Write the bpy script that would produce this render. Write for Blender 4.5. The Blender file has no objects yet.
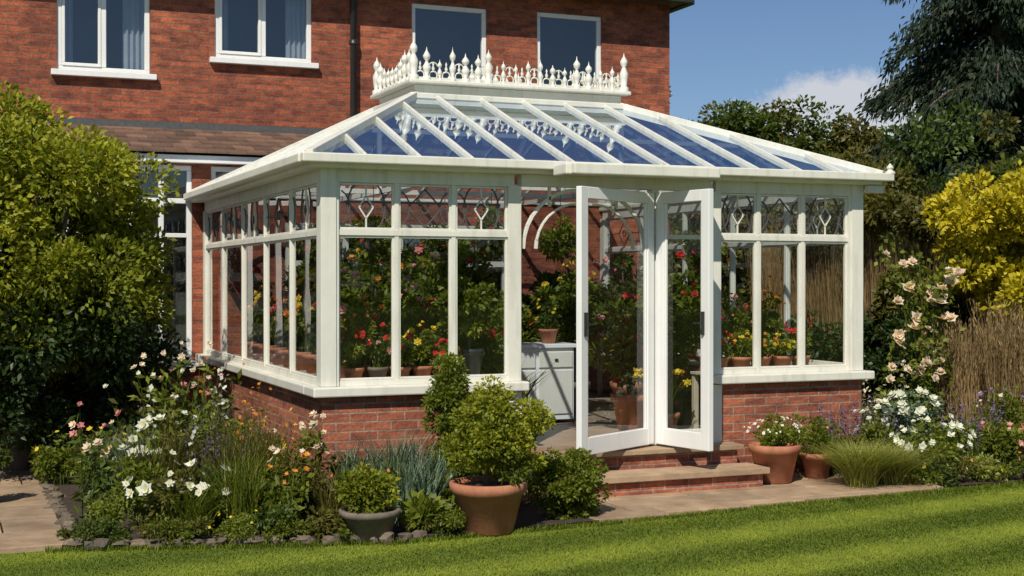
import bpy, math, numpy as np
from mathutils import Vector
rng=np.random.default_rng(7)
sc=bpy.context.scene
sc.view_settings.view_transform='Standard'; sc.view_settings.look='None'; sc.view_settings.exposure=0
R=math.radians
# ---------------------------------------------------------------- materials
def newmat(name):
    m=bpy.data.materials.new(name); m.use_nodes=True
    nt=m.node_tree; b=nt.nodes['Principled BSDF']; return m,nt,b
def N(nt,t,**k):
    n=nt.nodes.new(t)
    for a,v in k.items(): setattr(n,a,v)
    return n
def ramp(nt,fac,cols):
    r=N(nt,'ShaderNodeValToRGB'); e=r.color_ramp.elements
    while len(e)<len(cols): e.new(.5)
    for i,(p,c) in enumerate(cols):
        e[i].position=p; e[i].color=(*c,1)
    nt.links.new(fac,r.inputs[0]); return r.outputs[0]
def noise(nt,scale,detail=4,vec=None,rough=.6):
    n=N(nt,'ShaderNodeTexNoise'); n.inputs['Scale'].default_value=scale; n.inputs['Detail'].default_value=detail
    n.inputs['Roughness'].default_value=rough
    if vec is None:
        tc=N(nt,'ShaderNodeTexCoord'); vec=tc.outputs['Object']
    nt.links.new(vec,n.inputs['Vector']); return n.outputs['Fac']
def bump(nt,b,h,strength=.3,dist=.01):
    n=N(nt,'ShaderNodeBump'); n.inputs['Strength'].default_value=strength; n.inputs['Distance'].default_value=dist
    nt.links.new(h,n.inputs['Height']); nt.links.new(n.outputs[0],b.inputs['Normal'])
def mixc(nt,fac,a,b,mode='MIX'):
    m=N(nt,'ShaderNodeMix',data_type='RGBA',blend_type=mode)
    for s,v in ((0,fac),(6,a),(7,b)):
        if hasattr(v,'links'): nt.links.new(v,m.inputs[s])
        elif s==0: m.inputs[0].default_value=v
        else: m.inputs[s].default_value=(*v,1)
    return m.outputs[2]
def simple(name,c1,c2,scale=8,rough=.6,bs=.2,bd=.005,metal=0,island=0,streak=0):
    m,nt,b=newmat(name)
    f=noise(nt,scale,6); col=ramp(nt,f,[(.3,c1),(.7,c2)])
    if streak:
        tc=N(nt,'ShaderNodeTexCoord');mp=N(nt,'ShaderNodeMapping');nt.links.new(tc.outputs['Object'],mp.inputs[0]);mp.inputs['Scale'].default_value=(14,14,1.6)
        col=mixc(nt,1.0,col,ramp(nt,noise(nt,1.0,5,mp.outputs[0]),[(.28,(1-streak,1-streak*1.05,1-streak*1.25)),(.5,(1,1,1))]),'MULTIPLY')
    if island:
        g=N(nt,'ShaderNodeNewGeometry'); r=ramp(nt,g.outputs['Random Per Island'],[(0,(1-island,)*3),(1,(1,1-.1*island,1-.25*island))])
        col=mixc(nt,1.0,col,r,'MULTIPLY')
    nt.links.new(col,b.inputs['Base Color']); b.inputs['Roughness'].default_value=rough; b.inputs['Metallic'].default_value=metal
    if bs: bump(nt,b,noise(nt,scale*6,4),bs,bd)
    return m
def leafmat(name,c1,c2,trans=.3,rough=.45,c3=None):
    m,nt,b=newmat(name)
    a=N(nt,'ShaderNodeAttribute',attribute_name='var')
    cols=[(0,c1),(1,c2)] if c3 is None else [(0,c1),(.55,c2),(1,c3)]
    col=ramp(nt,a.outputs['Fac'],cols)
    n=noise(nt,2.5,3); v=ramp(nt,n,[(.3,(.72,.75,.7)),(.7,(1.1,1.08,1))])
    col=mixc(nt,1.0,col,v,'MULTIPLY')
    nt.links.new(col,b.inputs['Base Color']); b.inputs['Roughness'].default_value=rough
    b.inputs['Specular IOR Level'].default_value=.3
    t=N(nt,'ShaderNodeBsdfTranslucent'); nt.links.new(mixc(nt,1.0,col,(1.2,1.25,.6),'MULTIPLY'),t.inputs[0])
    mx=N(nt,'ShaderNodeMixShader'); mx.inputs[0].default_value=trans
    nt.links.new(b.outputs[0],mx.inputs[1]); nt.links.new(t.outputs[0],mx.inputs[2])
    nt.links.new(mx.outputs[0],nt.nodes['Material Output'].inputs[0]); return m
def wallvec(nt):
    tc=N(nt,'ShaderNodeTexCoord'); g=N(nt,'ShaderNodeNewGeometry')
    s=N(nt,'ShaderNodeSeparateXYZ'); nt.links.new(tc.outputs['Object'],s.inputs[0])
    ng=N(nt,'ShaderNodeSeparateXYZ'); nt.links.new(g.outputs['True Normal'],ng.inputs[0])
    def ma(op,a,b=None):
        n=N(nt,'ShaderNodeMath',operation=op); nt.links.new(a,n.inputs[0])
        if b is not None: nt.links.new(b,n.inputs[1])
        return n.outputs[0]
    u=ma('ADD',ma('MULTIPLY',s.outputs[0],ma('ABSOLUTE',ng.outputs[1])),ma('MULTIPLY',s.outputs[1],ma('ABSOLUTE',ng.outputs[0])))
    c=N(nt,'ShaderNodeCombineXYZ'); nt.links.new(u,c.inputs[0]); nt.links.new(s.outputs[2],c.inputs[1]); return c.outputs[0]
def brickmat(name,c1,c2,mortar,bw=.235,rh=.076,ms=.007):
    m,nt,b=newmat(name); v=wallvec(nt)
    t=N(nt,'ShaderNodeTexBrick'); nt.links.new(v,t.inputs['Vector'])
    t.inputs['Color1'].default_value=(*c1,1); t.inputs['Color2'].default_value=(*c2,1); t.inputs['Mortar'].default_value=(*mortar,1)
    t.inputs['Scale'].default_value=1; t.inputs['Brick Width'].default_value=bw; t.inputs['Row Height'].default_value=rh
    t.inputs['Mortar Size'].default_value=ms; t.inputs['Mortar Smooth'].default_value=.2; t.inputs['Bias'].default_value=-.1
    n1=noise(nt,.9,7,rough=.7); n2=noise(nt,38,3)
    mp=N(nt,'ShaderNodeMapping');nt.links.new(v,mp.inputs[0]);mp.inputs['Scale'].default_value=(3.2,9,1)
    n3=noise(nt,1.6,2,mp.outputs[0])
    col=mixc(nt,1.0,t.outputs['Color'],ramp(nt,n1,[(.3,(.55,.52,.52)),(.68,(1.15,1.1,1.04))]),'MULTIPLY')
    col=mixc(nt,1.0,col,ramp(nt,n3,[(.32,(.6,.56,.6)),(.52,(1.05,1.05,1.05)),(.72,(1.3,1.2,1.05))]),'MULTIPLY')
    col=mixc(nt,1.0,col,ramp(nt,n2,[(.25,(.65,.63,.63)),(.75,(1.2,1.17,1.15))]),'MULTIPLY')
    nt.links.new(col,b.inputs['Base Color']); b.inputs['Roughness'].default_value=.85
    mm=N(nt,'ShaderNodeMath',operation='MULTIPLY_ADD'); nt.links.new(t.outputs['Fac'],mm.inputs[0]); mm.inputs[1].default_value=-1.0; nt.links.new(n2,mm.inputs[2])
    bump(nt,b,mm.outputs[0],.6,.012); return m
def glassmat(name,tint,gain=.9,off=0.03,rgh=.0,glos=(1,1,1),pw=4.0):
    m=bpy.data.materials.new(name); m.use_nodes=True; nt=m.node_tree
    nt.nodes.remove(nt.nodes['Principled BSDF'])
    tr=N(nt,'ShaderNodeBsdfTransparent'); tr.inputs[0].default_value=(*tint,1)
    g=N(nt,'ShaderNodeBsdfGlossy'); g.inputs['Roughness'].default_value=rgh; g.inputs['Color'].default_value=(*glos,1)
    f=N(nt,'ShaderNodeLayerWeight'); f.inputs[0].default_value=.5
    pp=N(nt,'ShaderNodeMath',operation='POWER'); nt.links.new(f.outputs['Facing'],pp.inputs[0]); pp.inputs[1].default_value=pw
    mm=N(nt,'ShaderNodeMath',operation='MULTIPLY_ADD',use_clamp=True); nt.links.new(pp.outputs[0],mm.inputs[0]); mm.inputs[1].default_value=gain; mm.inputs[2].default_value=off
    bn=N(nt,'ShaderNodeBump'); bn.inputs['Strength'].default_value=.08; bn.inputs['Distance'].default_value=.02
    nt.links.new(noise(nt,1.6,1),bn.inputs['Height']); nt.links.new(bn.outputs[0],g.inputs['Normal'])
    mx=N(nt,'ShaderNodeMixShader'); nt.links.new(mm.outputs[0],mx.inputs[0]); nt.links.new(tr.outputs[0],mx.inputs[1]); nt.links.new(g.outputs[0],mx.inputs[2])
    nt.links.new(mx.outputs[0],nt.nodes['Material Output'].inputs[0]); return m

M_house=brickmat('house_brick',(.43,.125,.06),(.22,.06,.034),(.22,.13,.09))
M_dwarf=brickmat('dwarf_wall_brick',(.44,.15,.085),(.26,.08,.048),(.36,.27,.2))
M_white=simple('cream_paint',(.64,.63,.55),(.75,.735,.66),2.2,.42,.08,.002,streak=.16)
M_door=simple('white_paint',(.76,.765,.75),(.82,.82,.80),2,.32,.04,.002,streak=.06)
M_gl=glassmat('window_glass',(.96,.97,.95),.85,.035)
M_glr=glassmat('roof_glass',(.78,.85,.92),1.0,.16,.02,(.78,.88,1),2.0)
M_glh=glassmat('house_glass',(.6,.65,.68),.9,.13)
M_lead=simple('lead',(.06,.06,.06),(.1,.1,.1),20,.5,0)
M_dark=simple('dark_metal',(.02,.02,.02),(.03,.03,.03),20,.4,0)
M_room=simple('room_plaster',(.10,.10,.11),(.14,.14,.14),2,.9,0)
M_curt=simple('curtain',(.5,.52,.56),(.6,.62,.66),4,.9,.2)
M_tile=simple('clay_tile',(.15,.085,.06),(.26,.155,.11),5,.8,.4,.01,island=.55)
M_fas=simple('fascia',(.1,.07,.055),(.14,.1,.08),5,.6,.1)
M_stone=simple('paving_stone',(.30,.20,.125),(.52,.38,.25),3.5,.85,.6,.01,island=.35)
M_rock=simple('edging_stone',(.10,.08,.055),(.27,.22,.16),7,.9,.8,.02,island=.5)
M_soil=simple('soil',(.045,.03,.02),(.09,.06,.04),12,.95,1,.03)
M_terra=simple('terracotta',(.34,.12,.06),(.47,.2,.11),7,.8,.3,.004,streak=.3)
M_grey=simple('stone_pot',(.12,.10,.08),(.2,.16,.12),9,.85,.4)
M_darkpot=simple('dark_glazed_pot',(.02,.024,.028),(.035,.04,.045),5,.35,0)
M_bark=simple('bark',(.08,.055,.038),(.15,.11,.08),9,.9,.8,.02)
M_wood=simple('fence_wood',(.09,.05,.03),(.16,.09,.055),3,.85,.5,island=.4)
M_floor=simple('floor_tile',(.3,.22,.16),(.42,.34,.26),3,.4,.1,island=.3)
M_bench=simple('bench_wood',(.45,.4,.33),(.55,.5,.42),6,.6,.2)
L_yel=leafmat('leaf_yellowgreen',(.085,.115,.012),(.24,.265,.022),.35,.5,(.46,.44,.035))
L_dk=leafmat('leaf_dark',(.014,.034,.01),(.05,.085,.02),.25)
L_mid=leafmat('leaf_mid',(.045,.078,.014),(.14,.185,.034),.35)
L_fresh=leafmat('leaf_fresh',(.08,.115,.013),(.25,.28,.035),.35)
L_gold=leafmat('leaf_gold',(.24,.22,.015),(.58,.48,.025),.3,.5,(.78,.65,.05))
L_blue=leafmat('leaf_bluegrey',(.08,.13,.09),(.19,.26,.18),.2)
L_olive=leafmat('leaf_olive',(.07,.07,.016),(.19,.175,.035),.3)
L_pine=leafmat('needle',(.007,.017,.009),(.035,.055,.026),.12,.6)
L_straw=leafmat('straw',(.19,.12,.055),(.44,.31,.16),.25,.8)
L_lime=leafmat('grass_lime',(.17,.2,.03),(.45,.45,.12),.35)
L_lawn=leafmat('lawn_blade',(.10,.15,.014),(.22,.27,.026),.35,.6,(.33,.37,.045))
F_white=leafmat('petal_white',(.72,.72,.64),(.87,.87,.82),.3,.6)
F_red=leafmat('petal_red',(.45,.015,.02),(.7,.05,.04),.3,.6)
F_pink=leafmat('petal_pink',(.6,.18,.2),(.8,.42,.4),.3,.6)
F_blush=leafmat('petal_blush',(.78,.55,.45),(.88,.8,.7),.3,.6)
F_orange=leafmat('petal_orange',(.65,.2,.03),(.8,.35,.05),.3,.6)
F_yel=leafmat('petal_yellow',(.7,.5,.03),(.8,.62,.06),.3,.6)
F_pur=leafmat('petal_purple',(.14,.09,.22),(.27,.2,.38),.3,.6)
# ---------------------------------------------------------------- mesh builder
def unit(a): return a/np.maximum(np.linalg.norm(a,axis=-1,keepdims=True),1e-9)
def rdir(n): return unit(rng.normal(size=(n,3)))
class Q:
    def __init__(s): s.V=[];s.F=[];s.M=[];s.R=[];s.S=[];s.n=0;s.mats=[]
    def add(s,V,F,mat,var=None,smooth=False):
        V=np.asarray(V,float);F=np.asarray(F,int)
        if mat not in s.mats: s.mats.append(mat)
        s.V.append(V);s.F.append(F+s.n);s.n+=len(V)
        s.M.append(np.full(len(F),s.mats.index(mat)));s.R.append(np.full(len(F),.5) if var is None else var)
        s.S.append(np.full(len(F),smooth)); return s
    def box(s,x0,x1,y0,y1,z0,z1,mat):
        V=[(x,y,z) for z in(z0,z1) for y in(y0,y1) for x in(x0,x1)]
        return s.add(V,[(0,2,3,1),(4,5,7,6),(0,1,5,4),(2,6,7,3),(0,4,6,2),(1,3,7,5)],mat)
    def beam(s,p,q,w,h,mat,up=(0,0,1)):
        p=np.array(p,float);q=np.array(q,float);d=unit(q-p);u=np.array(up,float)
        if abs(d@u)>.98: u=np.array((0,1.,0))
        r=unit(np.cross(d,u));u=np.cross(r,d)
        V=[e+r*a*w/2+u*b*h/2 for e in(p,q) for b in(-1,1) for a in(-1,1)]
        return s.add(V,[(0,1,3,2),(4,6,7,5),(0,4,5,1),(2,3,7,6),(0,2,6,4),(1,5,7,3)],mat)
    def quad(s,a,b,c,d,mat): return s.add([a,b,c,d],[(0,1,2,3)],mat)
    def lathe(s,c,prof,mat,seg=20,smooth=True,jit=0):
        a=np.linspace(0,2*np.pi,seg,endpoint=False);V=[]
        for r,z in prof:
            rr=r*(1+jit*rng.normal(size=seg)); V.append(np.stack([c[0]+rr*np.cos(a),c[1]+rr*np.sin(a),np.full(seg,c[2]+z)+jit*r*rng.normal(size=seg)*.5],1))
        F=[(i*seg+j,i*seg+(j+1)%seg,(i+1)*seg+(j+1)%seg,(i+1)*seg+j) for i in range(len(prof)-1) for j in range(seg)]
        return s.add(np.concatenate(V),F,mat,smooth=smooth)
    def tube(s,pts,rad,mat,seg=8):
        pts=np.array(pts,float);a=np.linspace(0,2*np.pi,seg,endpoint=False);V=[]
        for i,p in enumerate(pts):
            d=unit(pts[min(i+1,len(pts)-1)]-pts[max(i-1,0)]);u=np.array((1.,0,0)) if abs(d[0])<.8 else np.array((0,1.,0))
            r=unit(np.cross(d,u));u=np.cross(r,d);V.append(p+rad[i]*(np.cos(a)[:,None]*r+np.sin(a)[:,None]*u))
        F=[(i*seg+j,i*seg+(j+1)%seg,(i+1)*seg+(j+1)%seg,(i+1)*seg+j) for i in range(len(pts)-1) for j in range(seg)]
        return s.add(np.concatenate(V),F,mat,smooth=True)
    def leaf(s,P,D,L,W,mat,var=None,droop=.15,Nn=None):
        n=len(P);D=unit(D);
        if Nn is None: Nn=rdir(n)
        S=unit(np.cross(D,Nn));L=np.broadcast_to(L,(n,))[:,None]*rng.uniform(.7,1.25,(n,1));W=np.broadcast_to(W,(n,))[:,None]*rng.uniform(.8,1.2,(n,1))
        tip=P+D*L;tip[:,2]-=droop*L[:,0]
        V=np.stack([P,P+D*L*.45+S*W*.5,tip,P+D*L*.45-S*W*.5],1).reshape(-1,3)
        F=np.arange(4*n).reshape(n,4)
        return s.add(V,F,mat,rng.random(n) if var is None else np.clip(var,0,1))
    def shrub(s,c,rad,n,size,mat,ncl=40,cr=.3,asp=.5,lo=.5,flat=-1.0,grad=0.0):
        c=np.array(c,float);rad=np.array(rad,float);d=rdir(ncl)
        C=c+d*rad*rng.uniform(lo,1,(ncl,1));C[:,2]=np.maximum(C[:,2],c[2]+flat*rad[2]);cv=rng.random(ncl);crr=cr*rng.uniform(.55,1.25,ncl)
        k=rng.integers(0,ncl,n);d2=rdir(n);P=C[k]+d2*(crr[k]*rng.uniform(.35,1,n)**.6)[:,None]*np.array([1,1,.8])
        P[:,2]=np.maximum(P[:,2],.02)
        D=d2+.7*rdir(n)+np.array((0,0,.25))
        rel=(P[:,2]-c[2])/rad[2]
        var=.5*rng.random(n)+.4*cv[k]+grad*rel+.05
        nn=unit(d2+.8*rdir(n)); 
        return s.leaf(P,D,size,size*asp,mat,var,Nn=nn)
    def blades(s,P,H,W,lean,mat,var=None,seg=3,dirs=None,curve=1.5):
        n=len(P);H=np.broadcast_to(H,(n,))*rng.uniform(.7,1.15,n)
        if dirs is None:
            a=rng.uniform(0,2*np.pi,n);dirs=np.stack([np.cos(a),np.sin(a),0*a],1)
        ln=(lean*rng.uniform(.2,1.2,n)*H)[:,None];side=np.stack([-dirs[:,1],dirs[:,0],0*dirs[:,0]],1)
        b=rng.uniform(-.6,.6,(n,1));side=unit(side+b*dirs)
        V=[]
        for i in range(seg+1):
            t=i/seg;w=W*(1-t**1.5)*.5+.0004;cen=P+dirs*ln*t**curve
            cen=cen+np.stack([0*H,0*H,H*(t-.35*lean*t*t)],1)
            V+= [cen+side*w,cen-side*w]
        V=np.stack(V,1).reshape(-1,3);k=2*(seg+1);base=(np.arange(n)*k)[:,None,None]
        F=(base+np.array([(2*i,2*i+1,2*i+3,2*i+2) for i in range(seg)])[None]).reshape(-1,4)
        v=rng.random(n) if var is None else var
        s.tips=(P+dirs*ln)+np.stack([0*H,0*H,H*(1-.35*lean)],1)
        return s.add(V,F,mat,np.repeat(v,seg))
    def flowers(s,P,size,mat,up=None,petals=6,layers=1,centre=None):
        n=len(P);up=unit(rdir(n)*.5+np.array((-.2,-.5,.7))) if up is None else unit(up)
        t=unit(np.cross(up,rdir(n)));b=np.cross(up,t);sz=size*rng.uniform(.6,1.25,n)
        for l in range(layers):
            for k in range(petals):
                a=2*np.pi*(k+.5*l)/petals;D=t*math.cos(a)+b*math.sin(a)+up*(.25+.7*l)
                s.leaf(P,D,sz*.5*(1-.15*l),sz*.42,mat,Nn=up,droop=.0)
        if centre is not None:
            s.leaf(P+up*(size*.08)-t*(size*.1),t,size*.22,size*.22,centre,Nn=up,droop=0)
        return s
    def build(s,name,parent=None,bevel=0,loc=None):
        V=np.concatenate(s.V);F=np.concatenate(s.F);m=bpy.data.meshes.new(name)
        m.vertices.add(len(V));m.vertices.foreach_set('co',V.ravel().astype(np.float32))
        m.loops.add(F.size);m.loops.foreach_set('vertex_index',F.ravel().astype(np.int32))
        m.polygons.add(len(F));m.polygons.foreach_set('loop_start',(np.arange(len(F))*4).astype(np.int32))
        try: m.polygons.foreach_set('loop_total',np.full(len(F),4,np.int32))
        except Exception: pass
        for t in s.mats: m.materials.append(t)
        m.update(calc_edges=True)
        m.polygons.foreach_set('material_index',np.concatenate(s.M).astype(np.int32))
        m.polygons.foreach_set('use_smooth',np.concatenate(s.S).astype(bool))
        at=m.attributes.new('var','FLOAT','FACE');at.data.foreach_set('value',np.concatenate(s.R).astype(np.float32))
        m.update()
        o=bpy.data.objects.new(name,m);sc.collection.objects.link(o)
        if parent: o.parent=parent
        if bevel:
            b=o.modifiers.new('bevel','BEVEL');b.width=bevel;b.segments=2;b.limit_method='ANGLE'
        return o
def empty(name):
    e=bpy.data.objects.new(name,None);sc.collection.objects.link(e);return e
def arr(*a): return np.array(a,float)

# ---------------------------------------------------------------- ground
EX=[-14,-2.2,.1,1.74,3.67,6.2,14];EY=[-1.0,-1.05,-1.72,-1.6,-1.38,-1.22,-1.1]
edge=lambda x:np.interp(x,EX,EY)
m,nt,b=newmat('lawn_turf')
tc=N(nt,'ShaderNodeTexCoord');sp=N(nt,'ShaderNodeSeparateXYZ');nt.links.new(tc.outputs['Object'],sp.inputs[0])
SA,SW=R(11),.5
m1=N(nt,'ShaderNodeMath',operation='MULTIPLY');nt.links.new(sp.outputs[0],m1.inputs[0]);m1.inputs[1].default_value=-math.sin(SA)*math.pi/SW
m2=N(nt,'ShaderNodeMath',operation='MULTIPLY_ADD');nt.links.new(sp.outputs[1],m2.inputs[0]);m2.inputs[1].default_value=math.cos(SA)*math.pi/SW;nt.links.new(m1.outputs[0],m2.inputs[2])
m3=N(nt,'ShaderNodeMath',operation='SINE');nt.links.new(m2.outputs[0],m3.inputs[0])
st=ramp(nt,m3.outputs[0],[(.3,(.11,.16,.016)),(.7,(.19,.24,.026))])
nn=noise(nt,60,4);col=mixc(nt,1.0,st,ramp(nt,nn,[(.3,(.7,.72,.65)),(.7,(1.15,1.15,1.1))]),'MULTIPLY')
nt.links.new(col,b.inputs['Base Color']);b.inputs['Roughness'].default_value=.9;bump(nt,b,noise(nt,150,3),.5,.01)
q=Q();q.quad((-300,-300,0),(300,-300,0),(300,300,0),(-300,300,0),m);q.build('lawn')
n=430000
X=rng.uniform(-4.6,8.8,n);Y=rng.uniform(-4.4,-1.0,n);k=(Y<edge(X)+.02+.012*np.sin(X*23)+.01*np.sin(X*61))
X,Y=X[k],Y[k];n=len(X)
stp=np.tanh(1.8*np.sin((-math.sin(SA)*X+math.cos(SA)*Y)*math.pi/SW))
patch=.5+.5*np.sin(X*1.3+np.sin(Y*2.1)*1.7)*np.sin(Y*1.9+X*.6)
var=.46+.21*stp+.18*(patch-.5)+rng.normal(0,.11,n)
a=rng.uniform(0,2*np.pi,n);dirs=np.stack([np.cos(a)+stp*.9,np.sin(a)*.8+.1,0*a],1);dirs=unit(dirs)
q=Q();q.blades(np.stack([X,Y,0*X],1),.018,.0075,.9,L_lawn,np.clip(var,0,1),seg=1,dirs=dirs)
# longer tufts along the untrimmed edge
xe=rng.uniform(-2.2,8.5,9000);q.blades(np.stack([xe,edge(xe)+rng.normal(0,.02,9000),0*xe],1),.05,.006,.7,L_lawn,np.clip(rng.normal(.3,.15,9000),0,1),seg=2)
q.build('grass')
# beds / paving
q=Q()
xs=np.linspace(-2.0,1.75,40)
for a0,a1 in zip(xs[:-1],xs[1:]):
    q.quad((a0,edge(a0)+.06,.03),(a1,edge(a1)+.06,.03),(a1,5.4,.03),(a0,5.4,.03),M_soil)
xs=np.linspace(3.95,8.6,30)
for a0,a1 in zip(xs[:-1],xs[1:]):
    f=lambda x:np.interp(x,[3.95,5.2,5.4,14],[-.75,-.75,-1.18,-1.07])
    q.quad((a0,f(a0),.03),(a1,f(a1),.03),(a1,8,.03),(a0,8,.03),M_soil)
q.build('flower_bed_soil')
q=Q()
def slabs(x0,x1,y0,y1,sx,sy,lim=None):
    y=y0;row=0
    while y<y1:
        x=x0-(row%2)*sx*.4
        while x<x1:
            w=sx*rng.uniform(.75,1.2);h=sy
            a,b_=max(x,x0),min(x+w,x1)
            if b_-a>.1:
                yy=y
                if lim is not None: yy=max(y,float(edge((a+b_)/2))+.04)
                z=.035+rng.uniform(0,.008)
                if y+h-.012-yy>.05: q.box(a,b_-.014,yy,y+h-.014,-.03,z,M_stone)
            x+=w
        y+=sy;row+=1
slabs(1.72,5.3,-1.62,-.1,.68,.42,1)
slabs(-6.5,-2.02,-1.0,6.3,.75,.6,1)
q.build('stone_path',bevel=.008)
q=Q()
def rock(c,r):
    prof=[(.02*r,-.7*r),(.8*r,-.55*r),(1*r,0),(.8*r,.45*r),(.4*r,.62*r),(.01*r,.64*r)]
    q.lathe((0,0,0),prof,M_rock,7,False,.17)
    V=q.V[-1];s=arr(rng.uniform(.8,1.7),rng.uniform(.7,1.1),rng.uniform(.6,1.15));a=rng.uniform(-.4,.4)
    V=V*s;V=np.stack([V[:,0]*math.cos(a)-V[:,1]*math.sin(a),V[:,0]*math.sin(a)+V[:,1]*math.cos(a),V[:,2]],1);q.V[-1]=V+np.array(c)
x=-2.0
while x<.35:
    r=rng.uniform(.035,.07);rock((x,float(edge(x))+.05+rng.normal(0,.018),.04),r);x+=r*rng.uniform(1.8,2.4)
y=-1.0
while y<3: 
    r=rng.uniform(.03,.06);rock((-2.0+rng.normal(0,.02),y,.04),r);y+=r*2.1
q.build('stone_edging',bevel=.006)

# ---------------------------------------------------------------- conservatory
con=empty('conservatory')
W,Dp=5.31,5.5;FZ=.37;S0,S1=.90,.98;TZ=2.24;HZ=2.66;EZ=2.78
q=Q()
q.box(0,1.78,0,.22,0,S0,M_dwarf);q.box(3.70,W,0,.22,0,S0,M_dwarf)
q.box(0,.22,.221,Dp,0,S0,M_dwarf);q.box(W-.22,W,.221,Dp,0,S0,M_dwarf);q.box(1.781,3.699,.0,.22,0,FZ-.03,M_dwarf)
q.build('dwarf_wall',con)
q=Q()
q.box(-.09,1.80,-.09,.24,S0,S1,M_white);q.box(3.68,W+.09,-.09,.24,S0,S1,M_white)
q.box(-.09,.24,.243,Dp,S0,S1,M_white);q.box(W-.24,W+.09,.243,Dp,S0,S1,M_white)
q.build('window_sill',con,bevel=.012)
q=Q();q.box(.23,W-.23,.225,Dp,.05,FZ,M_floor);q.build('floor',con)
fr=Q();gl=Q();ld=Q()
def bar(side,a0,a1,z0,z1,t,mat=M_white):
    c=.045
    if side=='f': fr.box(a0,a1,c-t,c+t,z0,z1,mat)
    if side=='l': fr.box(c-t,c+t,a0,a1,z0,z1,mat)
    if side=='r': fr.box(W-c-t,W-c+t,a0,a1,z0,z1,mat)
def pt(side,a,z,off=0):
    return (a,.045-off,z) if side=='f' else ((.045-off,a,z) if side=='l' else (W-.045+off,a,z))
def run(side,edges,first=.05,last=.05):
    a0,a1=edges[0],edges[-1]
    bar(side,a0,a1,S1,S1+.045,.03);bar(side,a0,a1,HZ-.01,EZ-.02,.035);bar(side,a0,a1,TZ-.024,TZ+.024,.033)
    for i,e in enumerate(edges):
        w=first if i==0 else last if i==len(edges)-1 else .019
        t=.045 if i in(0,len(edges)-1) else .027
        bar(side,e-w,e+w,S1+.001,HZ+.0,t)
    for i in range(len(edges)-1):
        l=edges[i]+(first if i==0 else .019);r=edges[i+1]-(last if i==len(edges)-2 else .019)
        gl.quad(pt(side,l-.01,S1+.03),pt(side,r+.01,S1+.03),pt(side,r+.01,TZ-.02),pt(side,l-.01,TZ-.02),M_gl)
        gl.quad(pt(side,l-.01,TZ+.02),pt(side,r+.01,TZ+.02),pt(side,r+.01,HZ),pt(side,l-.01,HZ),M_gl)
        for (z0,z1) in ((TZ+.025,HZ-.012),(S1+.046,TZ-.025)):
            for za in (z0+.009,z1-.009): bar(side,l+.001,r-.001,za-.009,za+.009,.02)
            for aa in (l+.009,r-.009): bar(side,aa-.009,aa+.009,z0+.001,z1-.001,.017)
        c=(l+r)/2;cz=(TZ+HZ)/2+.0;h=(HZ-TZ)/2-.05;w=(r-l)/2-.02
        def seg(p0,p1,wd=.011,mat=M_lead): ld.beam(pt(side,*p0,.006),pt(side,*p1,.006),wd,wd,mat)
        k=min(w,.15);fl=(i%3)
        if fl==1:
            for p0,p1 in (((c-k,cz),(c,cz+h)),((c,cz+h),(c+k,cz)),((c+k,cz),(c,cz-h)),((c,cz-h),(c-k,cz)),((c-w,cz),(c-k,cz)),((c+k,cz),(c+w,cz))): seg(p0,p1)
        else:
            for p0,p1 in (((c-.06,cz),(c,cz+.09)),((c,cz+.09),(c+.06,cz)),((c+.06,cz),(c,cz-.09)),((c,cz-.09),(c-.06,cz)),((c,cz+.09),(c,cz+h+.03)),((c,cz-.09),(c,cz-h-.03))): seg(p0,p1,.012,M_white)
            for sg in(-1,1):
                aa=np.linspace(-1.0,1.0,8)
                for u,v in zip(aa[:-1],aa[1:]): seg((c+sg*(.02+.14*math.cos(u)),cz+(h+.03)*1.15*math.sin(u)),(c+sg*(.02+.14*math.cos(v)),cz+(h+.03)*1.15*math.sin(v)),.012)
        aa=np.linspace(0,2*np.pi,13)
        for u,v in zip(aa[:-1],aa[1:]): seg((c+.04*math.cos(u),cz+.04*math.sin(u)),(c+.04*math.cos(v),cz+.04*math.sin(v)),.012)
        for sg in(-1,1):
            aa=np.linspace(-1.2,1.2,7)
            for u,v in zip(aa[:-1],aa[1:]): seg((c+sg*(w+.03-.11*math.cos(u)),cz+h*.9*math.sin(u)),(c+sg*(w+.03-.11*math.cos(v)),cz+h*.9*math.sin(v)),.01)
run('f',[.09,.644,1.148,1.70],.055,.06)
run('f',[3.70,4.16,4.65,5.22],.05,.06)
run('l',[.13]+[.13+(Dp-.2)*i/5 for i in range(1,6)],.04,.06)
run('r',[.13]+[.13+(Dp-.2)*i/5 for i in range(1,6)],.04,.06)
for x in(-.01,W-.12): fr.box(x,x+.13,-.012,.115,S1+.002,EZ-.015,M_white)
bar('f',1.762,3.65,HZ+.0,EZ-.02,.047)
bar('f',3.03,3.10,FZ,HZ,.05,M_door);bar('f',3.10,3.65,FZ,FZ+.12,.04,M_door);bar('f',3.10,3.65,TZ-.02,TZ+.02,.03)
gl.quad((3.1,.045,FZ+.1),(3.65,.045,FZ+.1),(3.65,.045,HZ),(3.1,.045,HZ),M_gl)
bar('f',1.64,1.76,FZ-.02,S1-.09,.061);bar('f',3.652,3.75,FZ-.02,S1-.09,.061)
for (cx,sg) in ((1.77,1),(3.02,-1)):
    for rr,wd in((.52,.03),(.40,.018)):
        aa=np.linspace(0,np.pi/2,9)
        P=[(cx+sg*(.55-rr*math.cos(u)) ,.06,TZ-.12+rr*math.sin(u)) for u in aa]
        for p0,p1 in zip(P[:-1],P[1:]): fr.beam(p0,p1,.03,wd,M_white)
for x in(2.05,2.35,2.7): fr.box(x-.012,x+.012,.045,.075,TZ+.25,HZ+.001,M_white)
fr.build('window_frames',con,bevel=.003);gl.build('window_glass',con);ld.build('leaded_lights',con)
q=Q();o=.14
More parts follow.
